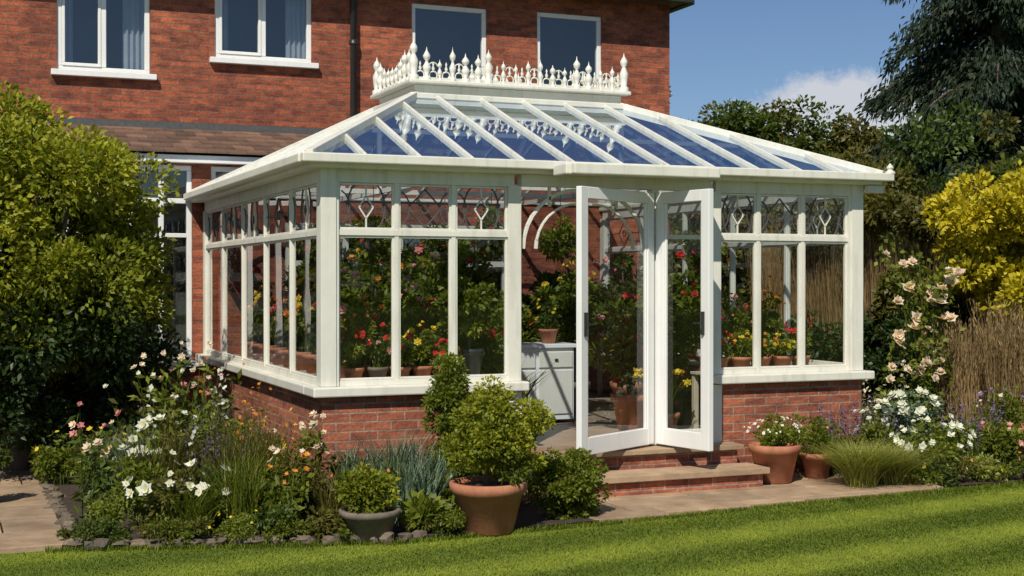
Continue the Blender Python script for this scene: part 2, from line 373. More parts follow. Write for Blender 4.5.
q.box(-o,W+o,-o,-.0,EZ-.02,EZ+.05,M_white)
q.box(-o-.07,W+o+.07,-o-.085,-o+.01,EZ+.01,EZ+.085,M_white)
q.box(-o,-.002,.001,Dp,EZ-.02,EZ+.048,M_white);q.box(W+.002,W+o,.001,Dp,EZ-.02,EZ+.048,M_white)
q.box(-o-.085,-o+.01,-o+.012,Dp,EZ+.01,EZ+.083,M_white);q.box(W+o-.01,W+o+.085,-o+.012,Dp,EZ+.01,EZ+.083,M_white)
q.box(0.0,W,.0,.10,EZ-.021,EZ+.03,M_white);q.box(0.003,.10,.101,Dp,EZ-.021,EZ+.03,M_white);q.box(W-.10,W-.003,.101,Dp,EZ-.021,EZ+.03,M_white)
q.box(2.02,3.38,-.50,-o-.09,EZ-.03,EZ+.01,M_white);q.box(2.0,3.4,-.56,-.495,EZ-.045,EZ+.045,M_white)
q.box(1.955,2.015,-.49,-o-.09,EZ-.045,EZ+.045,M_white);q.box(3.385,3.445,-.49,-o-.09,EZ-.045,EZ+.045,M_white)
for x in(W+o+.05,):
    q.lathe((x,-o-.04,EZ+.08),[(.05,0),(.05,.02),(.02,.035),(.04,.06),(.02,.08),(.005,.1)],M_white,12)
q.box(W-.0,W+.19,-.10,-.04,EZ-.10,EZ-.025,M_white)
q.build('eaves_gutter',con,bevel=.01)
# roof
a0,a1,b0,b1=1.5,3.8,2.1,3.3;z0,z1=EZ+.06,3.67
x0,x1,y0,y1=-o,W+o,-o,Dp
C=[arr(x0,y0,z0),arr(x1,y0,z0),arr(x1,y1,z0),arr(x0,y1,z0)];T=[arr(a0,b0,z1),arr(a1,b0,z1),arr(a1,b1,z1),arr(a0,b1,z1)]
q=Q()
for i in range(4): q.quad(C[i],C[(i+1)%4],T[(i+1)%4],T[i],M_glr)
q.build('roof_glass',con)
q=Q();up=arr(0,0,.035)
for i in range(4):
    q.beam(C[i]+up*.6,T[i]+up*.6,.075,.065,M_white)
    A,B=C[i],C[(i+1)%4];L=np.linalg.norm(B-A);e=(B-A)/L;ta=(T[i]-A)@e;tb=(T[(i+1)%4]-A)@e
    inn=(T[i]-A)-ta*e
    n_=12 if i%2==0 else 8
    for k in range(1,n_):
        s_=L*k/n_;t=min(1,s_/ta,(L-s_)/(L-tb))
        P=A+e*s_;q.beam(P+up*.45,P+inn*t+up*.45,.030,.04,M_white)
    q.beam(A+up*.3,B+up*.3,.05,.04,M_white)
q.build('roof_bars',con,bevel=.004)
q=Q()
for t in(.5,):
    K=[C[i]+(T[i]-C[i])*t-arr(0,0,.06) for i in range(4)]
    for i in range(4): q.beam(K[i],K[(i+1)%4],.03,.04,M_white)
for x in(1.5,3.8): q.beam((x,.1,EZ+.02),(x,Dp-.05,EZ+.02),.04,.05,M_white)
for yy in(2.1,3.3): q.beam((.1,yy,EZ+.02),(W-.1,yy,EZ+.02),.04,.05,M_white)
for x in(1.5,3.8):
    for yy in(2.1,3.3): q.beam((x,yy,EZ+.04),(x,yy,z1),.04,.04,M_white)
q.build('roof_ties',con)
q=Q()
q.box(a0-.06,a1+.06,b0-.06,b1+.06,z1-.02,z1+.04,M_white);q.box(a0,a1,b0,b1,z1+.041,z1+.13,M_white);q.box(a0-.08,a1+.08,b0-.08,b1+.08,z1+.131,z1+.17,M_white)
q.build('ridge_base',con,bevel=.01)
q=Q();zt=z1+.17
fin=[(.036,0),(.036,.03),(.014,.045),(.03,.085),(.038,.115),(.018,.15),(.011,.17),(.028,.19),(.034,.215),(.020,.24),(.007,.255),(.003,.28),(.001,.29)]
def finial(x,y,s=1.0): 
    w=rng.uniform(.8,1.2);q.lathe((x,y,zt),[(r*s*w,z*s*rng.uniform(.98,1.02)) for r,z in fin],M_white,10)
def crest(p,pq,n):
    p=arr(*p);pq=arr(*pq)
    for k in range(n+1):
        c=p+(pq-p)*k/n
        if 0<k<n: finial(c[0],c[1],rng.uniform(.72,1.2))
        if k<n:
            d=(pq-p)/n
            aa=np.linspace(0,2*np.pi,13);cc=c+d*.5;r=.042
            ring=[(cc[0]+unit(d)[0]*r*math.cos(u),cc[1]+unit(d)[1]*r*math.cos(u),zt+.05+r*math.sin(u)) for u in aa]
            q.tube(ring,[.008]*13,M_white,6)
            q.lathe((cc[0],cc[1],zt+.09),[(.006,0),(.018,.03),(.006,.06),(.012,.075),(.001,.1)],M_white,8)
            if k%2:
                rr=.05;ring=[(cc[0]+unit(d)[0]*rr*math.cos(u),cc[1]+unit(d)[1]*rr*math.cos(u),zt+.13+rr*math.sin(u)) for u in np.linspace(.3,2.9,9)]
                q.tube(ring,[.007]*9,M_white,6)
    q.beam((p[0],p[1],zt+.015),(pq[0],pq[1],zt+.015),.04,.03,M_white)
f0,f1,g0,g1=a0-.02,a1+.02,b0-.02,b1+.02
crest((f0,g0),(f1,g0),17);crest((f0,g0),(f0,g1),9);crest((f1,g0),(f1,g1),9);crest((f0,g1),(f1,g1),17)
big=[(.06,0),(.06,.04),(.035,.06),(.05,.14),(.055,.19),(.03,.24),(.022,.26),(.045,.29),(.047,.32),(.025,.355),(.01,.37),(.004,.40),(.001,.41)]
for x in(f0,f1):
    for yy in(g0,g1): q.lathe((x,yy,zt),[(r*.85,z) for r,z in big],M_white,12)
q.lathe((f0+.8,g0,zt),[(r*.75,z*.85) for r,z in big],M_white,12)
q.build('roof_cresting',con)
def doorleaf(name,p1,p2,z0=.385,z1=2.63,handle=None):
    q=Q();g=Q();p1=arr(*p1);p2=arr(*p2);L=np.linalg.norm(p2-p1);d=(p2-p1)/L;nrm=arr(d[1],-d[0])
    def at(s,z): return (p1[0]+d[0]*s,p1[1]+d[1]*s,z)
    def bb(s0,s1,za,zb,t): 
        V=[at(s,z) for z in(za,zb) for s in(s0,s1)];V=[(v[0]+nrm[0]*k*t/2,v[1]+nrm[1]*k*t/2,v[2]) for k in(-1,1) for v in V]
        q.add(V,[(0,1,3,2),(4,6,7,5),(0,4,5,1),(2,3,7,6),(0,2,6,4),(1,5,7,3)],M_door)
    sw=.10
    bb(0,sw,z0,z1,.055);bb(L-sw,L,z0,z1,.055);bb(sw,L-sw,z0,z0+.15,.051);bb(sw,L-sw,z1-.10,z1,.051)
    for s in(sw+.01,L-sw-.01): bb(s-.01,s+.01,z0+.15,z1-.10,.03)
    g.quad(at(sw,z0+.14),at(L-sw,z0+.14),at(L-sw,z1-.09),at(sw,z1-.09),M_gl)
    e=empty(name);e.parent=con;q.build('door_frame',e,bevel=.006);g.build('door_glass',e)
    if handle is not None:
        h=Q()
        for k in(-1,1):
            hx,hy,hz=at(handle,1.48);hx+=nrm[0]*k*.036;hy+=nrm[1]*k*.036
            h.box(hx-.015,hx+.015,hy-.01,hy+.01,hz-.10,hz+.10,M_dark);h.beam((hx+nrm[0]*k*.03,hy+nrm[1]*k*.03,hz),(hx+nrm[0]*k*.03-d[0]*.09*(1 if handle>.3 else -1),hy+nrm[1]*k*.03-d[1]*.09*(1 if handle>.3 else -1),hz),.016,.016,M_dark)
        h.build('door_handle',e)
    return e
doorleaf('door_leaf',(2.03,-.58),(3.02,-.015),handle=.05)
doorleaf('door_leaf.001',(3.075,-.03),(3.22,-.71),handle=.63)
q=Q();g=Q()
for x in(1.0,1.7,2.4,3.1,3.8): q.box(x-.035,x+.035,Dp-.16,Dp-.10,FZ,2.5,M_white)
for z in(FZ+.04,1.0,2.05,2.5): q.box(.96,3.84,Dp-.155,Dp-.105,z-.035,z+.035,M_white)
q.build('inner_door_frame',con)
g.box(1,3.8,Dp-.135,Dp-.125,FZ,2.5,M_glh);g.build('inner_door_glass',con)
q=Q()
q.box(2.12,3.80,-.62,-.31,0,.155,M_dwarf);q.box(2.08,3.84,-.67,-.30,.156,.21,M_stone)
q.box(1.95,3.80,-.20,-.003,0,.32,M_dwarf);q.box(1.90,3.84,-.25,-.004,.321,.365,M_stone);q.box(2.0,3.8,-.309,-.201,0,.15,M_dwarf)
q.build('garden_steps',bevel=.006)

# ---------------------------------------------------------------- house
house=empty('brick_house')
HY=6.4;HX0,HX1=-9.0,6.78;HE=5.82
def wall(q,y,x0,x1,z0,z1,holes,mat,rev=.12):
    xs=sorted({x0,x1,*[h[0] for h in holes],*[h[1] for h in holes]});zs=sorted({z0,z1,*[h[2] for h in holes],*[h[3] for h in holes]})
    for xa,xb in zip(xs[:-1],xs[1:]):
        for za,zb in zip(zs[:-1],zs[1:]):
            cx,cz=(xa+xb)/2,(za+zb)/2
            if any(h[0]<cx<h[1] and h[2]<cz<h[3] for h in holes): continue
            q.quad((xa,y,za),(xb,y,za),(xb,y,zb),(xa,y,zb),mat)
    for h in holes:
        a,b_,c,d=h
        q.quad((a,y,c),(a,y+rev,c),(a,y+rev,d),(a,y,d),mat);q.quad((b_,y,c),(b_,y,d),(b_,y+rev,d),(b_,y+rev,c),mat)
        q.quad((a,y,d),(b_,y,d),(b_,y+rev,d),(a,y+rev,d),mat);q.quad((a,y,c),(a,y+rev,c),(b_,y+rev,c),(b_,y,c),mat)
wins=[(-4.6,-3.4,4.37,5.52,1),(-1.57,-.48,4.37,5.52,1),(.31,1.55,4.63,5.52,1),(2.90,3.97,4.35,5.52,0),(4.71,5.70,4.35,5.54,0)]
q=Q();wall(q,HY,HX0,HX1,0,HE,[w[:4] for w in wins],M_house)
q.quad((HX1,HY,0),(HX1,14,0),(HX1,14,HE),(HX1,HY,HE),M_house);q.quad((HX0,HY,0),(HX0,HY,HE),(HX0,14,HE),(HX0,14,0),M_house);q.quad((HX0,14,0),(HX0,14,HE),(HX1,14,HE),(HX1,14,0),M_house)
q.build('walls',house)
q=Q();g=Q();rm=Q();cu=Q()
def winunit(x0,x1,z0,z1,y,ncols=2,depth=.9,curt=1,sill=True,trans=None,sash=True):
    q.box(x0,x1,y+.03,y+.10,z0,z0+.06,M_door);q.box(x0,x1,y+.03,y+.10,z1-.06,z1,M_door)
    q.box(x0,x0+.06,y+.028,y+.102,z0+.06,z1-.06,M_door);q.box(x1-.06,x1,y+.028,y+.102,z0+.06,z1-.06,M_door)
    for k in range(1,ncols):
        xm=x0+(x1-x0)*k/ncols;q.box(xm-.03,xm+.03,y+.026,y+.098,z0+.061,z1-.061,M_door)
    if trans: q.box(x0+.061,x1-.061,y+.032,y+.096,trans-.03,trans+.03,M_door)
    if sash and ncols==2:
        xm=(x0+x1)/2
        for (sa,sb) in ((x0+.061,xm-.031),):
            for za,zb in ((z0+.061,z0+.10),(z1-.10,z1-.061)): q.box(sa,sb,y+.015,y+.08,za,zb,M_door)
            for xa in (sa,sb-.035): q.box(xa,xa+.035,y+.017,y+.078,z0+.10,z1-.10,M_door)
    g.quad((x0+.05,y+.065,z0+.05),(x1-.05,y+.065,z0+.05),(x1-.05,y+.065,z1-.05),(x0+.05,y+.065,z1-.05),M_glh)
    if sill: q.box(x0-.07,x1+.07,y-.09,y+.12,z0-.07,z0-.001,M_door)
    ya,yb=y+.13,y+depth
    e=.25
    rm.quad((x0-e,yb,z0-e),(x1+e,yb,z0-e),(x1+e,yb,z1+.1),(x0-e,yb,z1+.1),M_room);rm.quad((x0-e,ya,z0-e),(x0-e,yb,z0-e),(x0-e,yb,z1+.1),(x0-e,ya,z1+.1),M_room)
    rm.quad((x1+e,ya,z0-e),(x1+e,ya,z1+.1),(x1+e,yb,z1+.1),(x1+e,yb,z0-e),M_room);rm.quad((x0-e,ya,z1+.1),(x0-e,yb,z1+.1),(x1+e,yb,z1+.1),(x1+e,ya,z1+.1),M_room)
    if curt:
        for (ca,cb) in ((x0,x0+.2),(x1-.3,x1+.02)):
            xx=np.linspace(ca,cb,24);yy=y+.2+.025*np.sin(np.arange(24)*1.3)
            V=[(a_,b_,z) for a_,b_ in zip(xx,yy) for z in(z0-.1,z1+.05)]
            cu.add(V,[(2*i,2*i+2,2*i+3,2*i+1) for i in range(23)],M_curt,smooth=True)
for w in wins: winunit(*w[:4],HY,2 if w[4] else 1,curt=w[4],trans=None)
LH=[(-2.6,-.12,.9,3.2),(.1,1.75,2.88,3.2)]
lw=Q();wall(lw,Dp,-3.0,W,0,3.3,LH,M_house,.1);lw.quad((-3,Dp,0),(-3,Dp,3.3),(-3,HY-.01,3.6),(-3,HY-.01,0),M_house);lw.build('lean_to_wall',house)
winunit(-2.6,-.12,.9,3.2,Dp,7,.85,0,True,2.78);winunit(.1,1.75,2.88,3.2,Dp,4,.85,0,False)
q.box(-2.54,-.18,Dp+.034,Dp+.094,2.35,2.40,M_door)
q.box(-3.1,W,Dp-.14,Dp-.02,3.22,3.31,M_door)
q.build('window_joinery',house,bevel=.006);g.build('window_glass',house);rm.build('rooms',house);cu.build('curtains',house)
r=Q()
nrow=6;pa=arr(Dp-.2,3.33);pb=arr(HY-.0,3.72)
for i in range(nrow):
    A=pa+(pb-pa)*i/nrow;B=pa+(pb-pa)*(i+1.25)/nrow
    if i==nrow-1:B=pb
    xx=-3.1-(i%2)*.12
    while xx<W-.02:
        w=.24;e=min(xx+w-.006,W);s_=max(xx,-3.1);j=rng.uniform(0,.006)
        h=.022
        r.add([(s_,A[0],A[1]+h+j),(e,A[0],A[1]+h+j),(e,B[0],B[1]+j+.004),(s_,B[0],B[1]+j+.004),(s_,A[0],A[1]+j),(e,A[0],A[1]+j),(e,B[0],B[1]-.02),(s_,B[0],B[1]-.02)],[(0,1,2,3),(4,7,6,5),(0,4,5,1),(1,5,6,2),(2,6,7,3),(3,7,4,0)],M_tile)
        xx+=w
r.box(-3.1,W,HY-.05,HY-.003,3.70,3.80,M_lead)
r.build('lean_to_roof',house)
r=Q()
o2=.35;zr=HE+.05;XA,XB,YA,YB=HX0-o2,HX1+.12,HY-o2,14+o2;hr=(YB-YA)/2
p=[(XA,YA,zr),(XB,YA,zr),(XB,YB,zr),(XA,YB,zr)];ra=(XA+hr,YA+hr,zr+hr*.8);rb=(XB-hr,YA+hr,zr+hr*.8)
r.quad(p[0],p[1],rb,ra,M_tile);r.quad(p[2],p[3],ra,rb,M_tile);r.quad(p[1],p[2],rb,rb,M_tile);r.quad(p[3],p[0],ra,ra,M_tile)
r.quad((XA,YA,zr-.1),(XA,YB,zr-.1),(XB,YB,zr-.1),(XB,YA,zr-.1),M_fas)
r.box(XA-.01,XB+.01,YA-.10,YA+.02,zr-.12,zr+.01,M_dark);r.box(XB-.01,XB+.1,YA+.021,YB,zr-.12,zr+.008,M_dark)
r.build('roof',house)
r=Q();r.tube([(2.08,HY-.08,.0),(2.08,HY-.08,5.6),(2.08,HY-.3,5.76)],[.045]*3,M_dark,12)
for z in(3.9,4.9,5.5): r.lathe((2.08,HY-.08,z),[(.06,0),(.06,.06),(.045,.061)],M_dark,12)
r.build('drainpipe',house)

# ---------------------------------------------------------------- plants
def pot(q,x,y,z,r,h,mat=M_terra):
    q.lathe((x,y,z),[(.001,0),(r*.62,0),(r*.66,.02*h),(r*.92,h*.78),(r*1.02,h*.79),(r*1.05,h*.98),(r*1.0,h),(r*.9,h),(r*.87,h*.86),(.001,h*.88)],mat,28)
    q.lathe((x,y,z),[(r*.89,h*.9),(.001,h*.93)],M_soil,20)
def circ(n,x,y,r,z=0):
    a=rng.uniform(0,2*np.pi,n);d=r*np.sqrt(rng.random(n));return np.stack([x+d*np.cos(a),y+d*np.sin(a),np.full(n,float(z))],1)
def mound(name,x,y,r,h,mat,n=900,size=.05,z=0.03,fl=None,asp=.45,parts=None,ncl=None,stems=True):
    q=parts or Q()
    if stems: q.blades(circ(30,x,y,r*.3,z),h*.7,.008,r/h*.7,L_mid)
    q.shrub((x,y,z+h*.5),(r*.8,r*.8,h*.42),n,size,mat,ncl or max(8,int(18*r/.3)),min(r,h)*.32,asp,.2,-.9)
    if fl:
        for (fm,fn,fs,lay,cen) in fl:
            d=rdir(fn);d[:,2]=abs(d[:,2])*.9+.1;d=unit(d);P=arr(x,y,z+h*.5)+d*arr(r,r,h*.52)*rng.uniform(.85,1.12,(fn,1))
            q.flowers(P,fs,fm,up=d+arr(-.2,-.5,.3),layers=lay,centre=cen)
    return q if parts else q.build(name)
def spikes(name,x,y,r,h,fm,n=60,lm=L_blue,z=.03,fs=.018,frac=.35):
    q=Q();q.blades(circ(n*5,x,y,r*.8,z),h*.6,.008,.35,lm)
    base=circ(n,x,y,r*.6,z);q.blades(base,h,.006,.3,lm);t=q.tips
    for k in range(14):
        u=k/13;P=t-arr(0,0,1)*(h*frac*u)+rng.normal(0,.006+.006*u,(n,3));q.leaf(P,rdir(n)+arr(0,0,.3),fs*1.3,fs,fm)
    return q.build(name)
def strap(name,x,y,r,h,mat,n=260,w=.012,lean=.6,z=.03,seg=4):
    q=Q();q.blades(circ(n,x,y,r,z),h,w,lean,mat,seg=seg);return q.build(name)
def tallfl(name,x,y,r,h,fm,n=14,fs=.07,lm=L_mid,lay=2,z=.03,cen=None,lf=10,ls=.1):
    q=Q();b=circ(n,x,y,r*.5,z);q.blades(b,h,.012,.25,lm,seg=3);t=q.tips.copy()
    for k in range(lf):
        u=rng.random((n,1))*.9;P=b+(t-b)*u+rng.normal(0,.015,(n,3));q.leaf(P,rdir(n)+arr(0,0,.2),ls,ls*.35,lm)
    q.flowers(t,fs,fm,layers=lay,centre=cen);return q.build(name)

q=Q()
for i in range(7):
    a=rng.uniform(0,6.28);e=arr(-2.15+.9*math.cos(a),3+.9*math.sin(a),2.6);s=arr(-2.15,3,0)
    q.tube([s,s*.6+e*.4+arr(0,0,.2),e],[.07,.05,.015],M_bark)
q.shrub((-2.2,3.0,2.15),(1.3,1.3,1.35),85000,.07,L_yel,170,.36,.55,.6,-1,.3)  # height gradient paints the sunlit yellow highlights of the crown into leaf colour
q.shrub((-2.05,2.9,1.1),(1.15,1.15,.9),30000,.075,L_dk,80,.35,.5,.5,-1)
q.build('large_shrub')
q=Q();q.shrub((-5.2,4.2,1.7),(1.9,1.4,1.7),30000,.12,L_mid,110,.5,.5,.5,-1);q.build('hedge')
q=Q();pot(q,.84,-1.55,.01,.275,.37);q.tube([(.84,-1.53,.35),(.84,-1.53,.7)],[.02,.012],M_bark)
q.shrub((.90,-1.53,.70),(.36,.36,.34),15000,.036,L_yel,64,.12,.6,.5,-.95,.15);q.build('potted_bush')
q=Q();q.shrub((1.66,-1.26,.28),(.27,.27,.25),12000,.034,L_fresh,60,.085,.6,.6,-1,.1);q.tube([(1.66,-1.26,0),(1.66,-1.26,.3)],[.02,.01],M_bark);q.build('box_ball_shrub')
q=Q();q.tube([(.95,-.42,0),(.95,-.42,.9)],[.025,.01],M_bark)
for zz,rr in((.45,.17),(.7,.18),(.9,.17),(1.06,.13)): q.shrub((.95,-.42,zz),(rr,rr,.16),3000,.038,L_fresh,16,.09,.5,.3)
q.build('conical_shrub')
q=Q();pot(q,-.05,-1.52,.01,.21,.22,M_grey);mound('',-.05,-1.52,.28,.36,L_yel,1900,.05,.2,[(F_orange,4,.04,1,None),(F_yel,4,.035,1,None)],parts=q);q.build('potted_marigold')
for (x,y,h) in((.42,-1.15,.55),(.62,-.75,.6),(.25,-.9,.5),(1.25,-.75,.5),(.5,-.5,.7),(.2,-.5,.6)): strap('iris_plant',x,y,.17,h,L_blue,170,.024,.5)
# left bed
W2=lambda n,s=.06:[(F_white,n,s,1,F_yel)]
mound('daisy_plant',-1.45,-.55,.32,.62,L_fresh,1700,.055,fl=W2(11,.085))
mound('daisy_plant',-1.05,-.75,.25,.5,L_mid,1300,.05,fl=W2(7,.085))
mound('white_lily_mound',-1.35,-.75,.3,.5,L_olive,1500,.055,fl=[(F_white,6,.11,2,F_yel)])
tallfl('lily_plant',-1.5,-.2,.35,.75,F_white,12,.11,L_fresh,cen=F_yel,lf=18)
tallfl('lily_plant',-1.75,.1,.3,.7,F_blush,10,.085,cen=F_yel,lf=16)
tallfl('rose_plant',-1.75,.6,.3,.8,F_pink,7,.07,lf=16)
tallfl('verbena_plant',-1.1,.2,.3,1.3,F_blush,12,.06,L_fresh,lf=40)
tallfl('verbena_plant',-.95,.45,.3,1.2,F_pink,10,.05,L_fresh,lf=40)
tallfl('verbena_plant',-1.3,.1,.3,1.05,F_white,10,.05,L_olive,lf=36)
spikes('white_foxglove_plant',-.95,.0,.2,1.1,F_white,5,L_fresh,fs=.035,frac=.3)
spikes('lavender_plant',-.95,-.25,.28,.72,F_pur,26,L_olive)
strap('feather_grass',-.8,-.45,.16,.9,L_olive,320,.007,.55)
strap('feather_grass',-.55,-.2,.16,.85,L_olive,320,.007,.5)
spikes('astilbe_plant',-.5,-.1,.2,1.0,F_orange,7,L_olive,fs=.028)
tallfl('bronze_fennel',-.65,.1,.25,1.15,F_orange,8,.035,L_olive,lf=44,ls=.06)
mound('euphorbia_plant',-.6,-.9,.28,.42,L_fresh,1600,.05)
mound('nasturtium_plant',-.35,-.8,.3,.58,L_olive,1500,.06,fl=[(F_orange,5,.05,1,None),(F_blush,5,.06,1,None)])
tallfl('peach_rose_plant',-.3,-.6,.3,.75,F_blush,10,.075,L_fresh,lf=26)
tallfl('poppy_plant',-.55,-1.05,.25,.45,F_orange,5,.05,L_fresh,1,lf=20)
strap('ornamental_grass',-1.2,-.95,.13,.45,L_fresh,280,.009,.7)
strap('ornamental_grass',-.15,-1.1,.14,.5,L_olive,280,.009,.6)
strap('ornamental_grass',-.85,-.9,.14,.65,L_fresh,300,.01,.5)
strap('ornamental_grass',-1.35,-.3,.16,.8,L_olive,300,.009,.5)
mound('sedum_plant',-1.75,-.75,.24,.28,L_fresh,1100,.04)
mound('creeping_thyme',-1.3,-1.14,.27,.17,L_fresh,1200,.03,stems=False)
mound('creeping_thyme',-.9,-1.26,.24,.2,L_fresh,1000,.03,stems=False,fl=[(F_yel,8,.025,1,None)])
mound('heuchera_plant',-.3,-1.42,.2,.2,L_olive,900,.05,stems=False)
mound('heuchera_plant',-.62,-1.3,.2,.24,L_mid,900,.045,stems=False)
mound('hosta_plant',.35,-1.45,.22,.25,L_fresh,600,.1,stems=False)
mound('hosta_plant',.62,-1.1,.25,.3,L_fresh,900,.07,stems=False)
for i in range(32):
    x,y=(rng.uniform(-1.9,-.15),rng.uniform(-.3,4.5)) if i<22 else (rng.uniform(.1,1.7),rng.uniform(-.95,-.2))
    h=rng.uniform(.35,.65) if y>-.2 else rng.uniform(.25,.45)
    k=rng.integers(0,5)
    if k==0: strap('border_grass',x,y,.12,h+.15,[L_mid,L_blue,L_fresh][i%3],220,.012,.5)
    elif k==1: spikes('salvia_plant',x,y,.18,h+.15,[F_pink,F_white,F_pur][i%3],10,L_mid)
    else: mound('border_perennial',x,y,.28,h,[L_mid,L_fresh,L_fresh,L_olive][i%4],1300,.055,fl=[([F_pink,F_white,F_yel,F_blush][(i//2)%4],6,.055,1,None)] if i%2 else None)
for i in range(18):
    x=rng.uniform(-1.95,.6);mound('ground_cover',x,float(edge(x))+rng.uniform(.1,.25),.22,rng.uniform(.08,.17),[L_mid,L_fresh,L_olive][i%3],750,.03,stems=False)
q=Q();pot(q,-2.55,1.0,.04,.16,.26,M_grey);mound('',-2.55,1.0,.22,.3,L_mid,900,.05,.26,[(F_red,6,.04,1,None)],parts=q);q.build('potted_geranium')
q=Q();pot(q,-1.95,3.1,.04,.16,.26);mound('',-1.95,3.1,.2,.3,L_dk,700,.05,.26,[(F_red,6,.04,1,None)],parts=q);q.build('potted_geranium')
# right side
q=Q();pot(q,4.03,-.45,.045,.225,.34);mound('',4.03,-.45,.27,.25,L_fresh,1700,.035,.36,[(F_white,50,.032,1,None)],parts=q);q.build('potted_alyssum')
q=Q();pot(q,4.55,-.35,.03,.15,.24);mound('',4.55,-.35,.27,.42,L_fresh,1700,.04,.2,[(F_pink,6,.03,1,None)],parts=q);q.build('potted_herb')
mound('border_perennial',4.35,-.12,.28,.6,L_fresh,1700,.045)
mound('border_perennial',4.95,-.35,.3,.5,L_olive,1700,.045)
strap('lime_grass_clump',4.62,-.92,.13,.55,L_lime,1500,.006,1.0,seg=5);strap('lime_grass_clump',4.95,-.90,.13,.48,L_lime,1200,.006,1.05,seg=5)
spikes('lavender_plant',4.85,-.15,.28,.72,F_pur,34,L_mid);spikes('lavender_plant',5.2,-.2,.25,.66,F_pur,26,L_mid)
mound('white_phlox',5.55,-.75,.36,.55,L_fresh,2000,.05,fl=[(F_white,28,.09,2,None)])
mound('white_phlox',5.3,-.35,.3,.66,L_fresh,1500,.05,fl=[(F_white,12,.09,2,None)])
mound('white_phlox',5.8,-.2,.32,.84,L_blue,1700,.05,fl=[(F_white,18,.10,2,None)])
spikes('foxglove_plant',5.75,.5,.2,1.05,F_blush,8,L_mid,fs=.035)
mound('yellow_sedum',5.85,-1.02,.24,.22,L_lime,1000,.035,stems=False)
for i,x in enumerate(np.arange(5.15,8.4,.24)): mound('ground_cover',x,-1.05+rng.normal(0,.03),.24,rng.uniform(.12,.28),[L_fresh,L_mid,L_olive,L_fresh][i%4],800,.035,stems=False,fl=[([F_yel,F_white,F_orange][i%3],4,.03,1,None)])
for i in range(16):
    x,y=rng.uniform(5.5,8.0),rng.uniform(-.6,2.6)
    if i%3: mound('border_perennial',x,y,.34,rng.uniform(.35,.65),[L_mid,L_fresh,L_fresh][i%3],1300,.06,fl=[([F_pur,F_white,F_pink][i%3],6,.055,1,None)])
    else: spikes('salvia_plant',x,y,.22,.65,F_pur,16,L_mid)
q=Q();pot(q,7.05,-.05,.03,.27,.36);mound('',7.05,-.05,.38,.4,L_fresh,1600,.045,.36,[(F_pur,22,.05,1,None),(F_blush,8,.05,1,None)],parts=q);q.build('potted_petunia')
q=Q();pp=[]
for i in range(7):
    a=rng.uniform(0,6.28);base=arr(6.35,.5,0);top=base+arr(.3*math.cos(a),.3*math.sin(a),rng.uniform(1.7,2.2));mid=base*.5+top*.5+arr(*rng.normal(0,.12,2),0)
    q.tube([base,mid,top],[.014,.01,.004],L_mid,6);u=rng.random((60,1));P=np.where(u<.5,base+(mid-base)*u*2,mid+(top-mid)*(u*2-1))+rng.normal(0,.08,(60,3));P=P[P[:,2]>.4];pp.append(P)
P=np.concatenate(pp);pk=np.repeat(P,4,0)+rng.normal(0,.03,(len(P)*4,3));q.leaf(pk,rdir(len(pk)),.07,.045,L_fresh)
sel=P[(P[:,2]>.8)][::6]+arr(-.04,-.10,0);q.flowers(sel,.15,F_blush,layers=3);q.build('climbing_rose')
for (gx,gy,gh) in((7.6,.55,1.5),(7.4,1.0,1.3),(7.8,.2,1.45)):
    q=Q();q.blades(circ(700,gx,gy,.22,.03),gh,.009,.2,L_straw,seg=3);t=q.tips[::3]
    for k in range(5): q.leaf(t-arr(0,0,.06)*k,rdir(len(t))*.3+arr(0,0,1),.08,.012,L_straw)
    q.build('feather_reed_grass')
q=Q();q.tube([(8.1,1.0,0),(8.1,1.0,1.0),(8.1,1.0,2.0)],[.07,.05,.03],M_bark)
for i in range(8):
    e=arr(8.1,1.0,2.3)+rdir(1)[0]*.7;q.tube([(8.1,1.0,1.0),e],[.03,.008],M_bark,6)
q.shrub((8.15,1.0,2.28),(.84,.84,.86),17000,.085,L_gold,80,.23,.6,.35,-1,.1);q.build('golden_shrub')
q=Q();q.shrub((8.0,2.3,.9),(.4,.6,.8),9000,.08,L_dk,50,.25,.5,.4);q.build('laurel_shrub')
fe=empty('garden_fence')
q=Q();yy=-4.
while yy<6.4: q.box(8.55,8.58,yy,yy+.145,.03,2.0+rng.uniform(-.01,.01),M_wood);yy+=.15
for z in(.4,1.6): q.box(8.50,8.549,-4,6.4,z,z+.08,M_wood)
q.build('boards',fe)
q=Q();n=6500;P=np.stack([8.40+rng.normal(0,.06,n),rng.uniform(1.2,6.6,n),np.full(n,.0)],1)
q.blades(P,2.72*(.93+.07*np.sin(P[:,1]*5)),.016,.10,L_straw,np.clip(rng.normal(.3,.28,n),0,1),seg=3);q.build('reed_screen',fe)
q=Q();
for (y,z,r_) in((2.2,1.0,.7),(3.6,.8,.8),(5.0,.9,.7),(3.0,1.7,.5),(2.4,2.6,.5),(3.6,2.75,.6),(4.8,2.7,.6)): q.shrub((8.25,y,z),(.22,r_,r_*(.8 if z<2.5 else .3)),4500,.08,L_dk if z<1.5 else L_olive,30,.22,.6,.3)
q.build('ivy')
q=Q();
for y in np.arange(-3,9,1.1): q.shrub((10.2+rng.normal(0,.2),y,2.2),(.9,.9,rng.uniform(1.4,2.0)),7000,.11,L_olive if rng.random()<.6 else L_mid,40,.38,.5,.45,-1)
q.build('mixed_hedge')
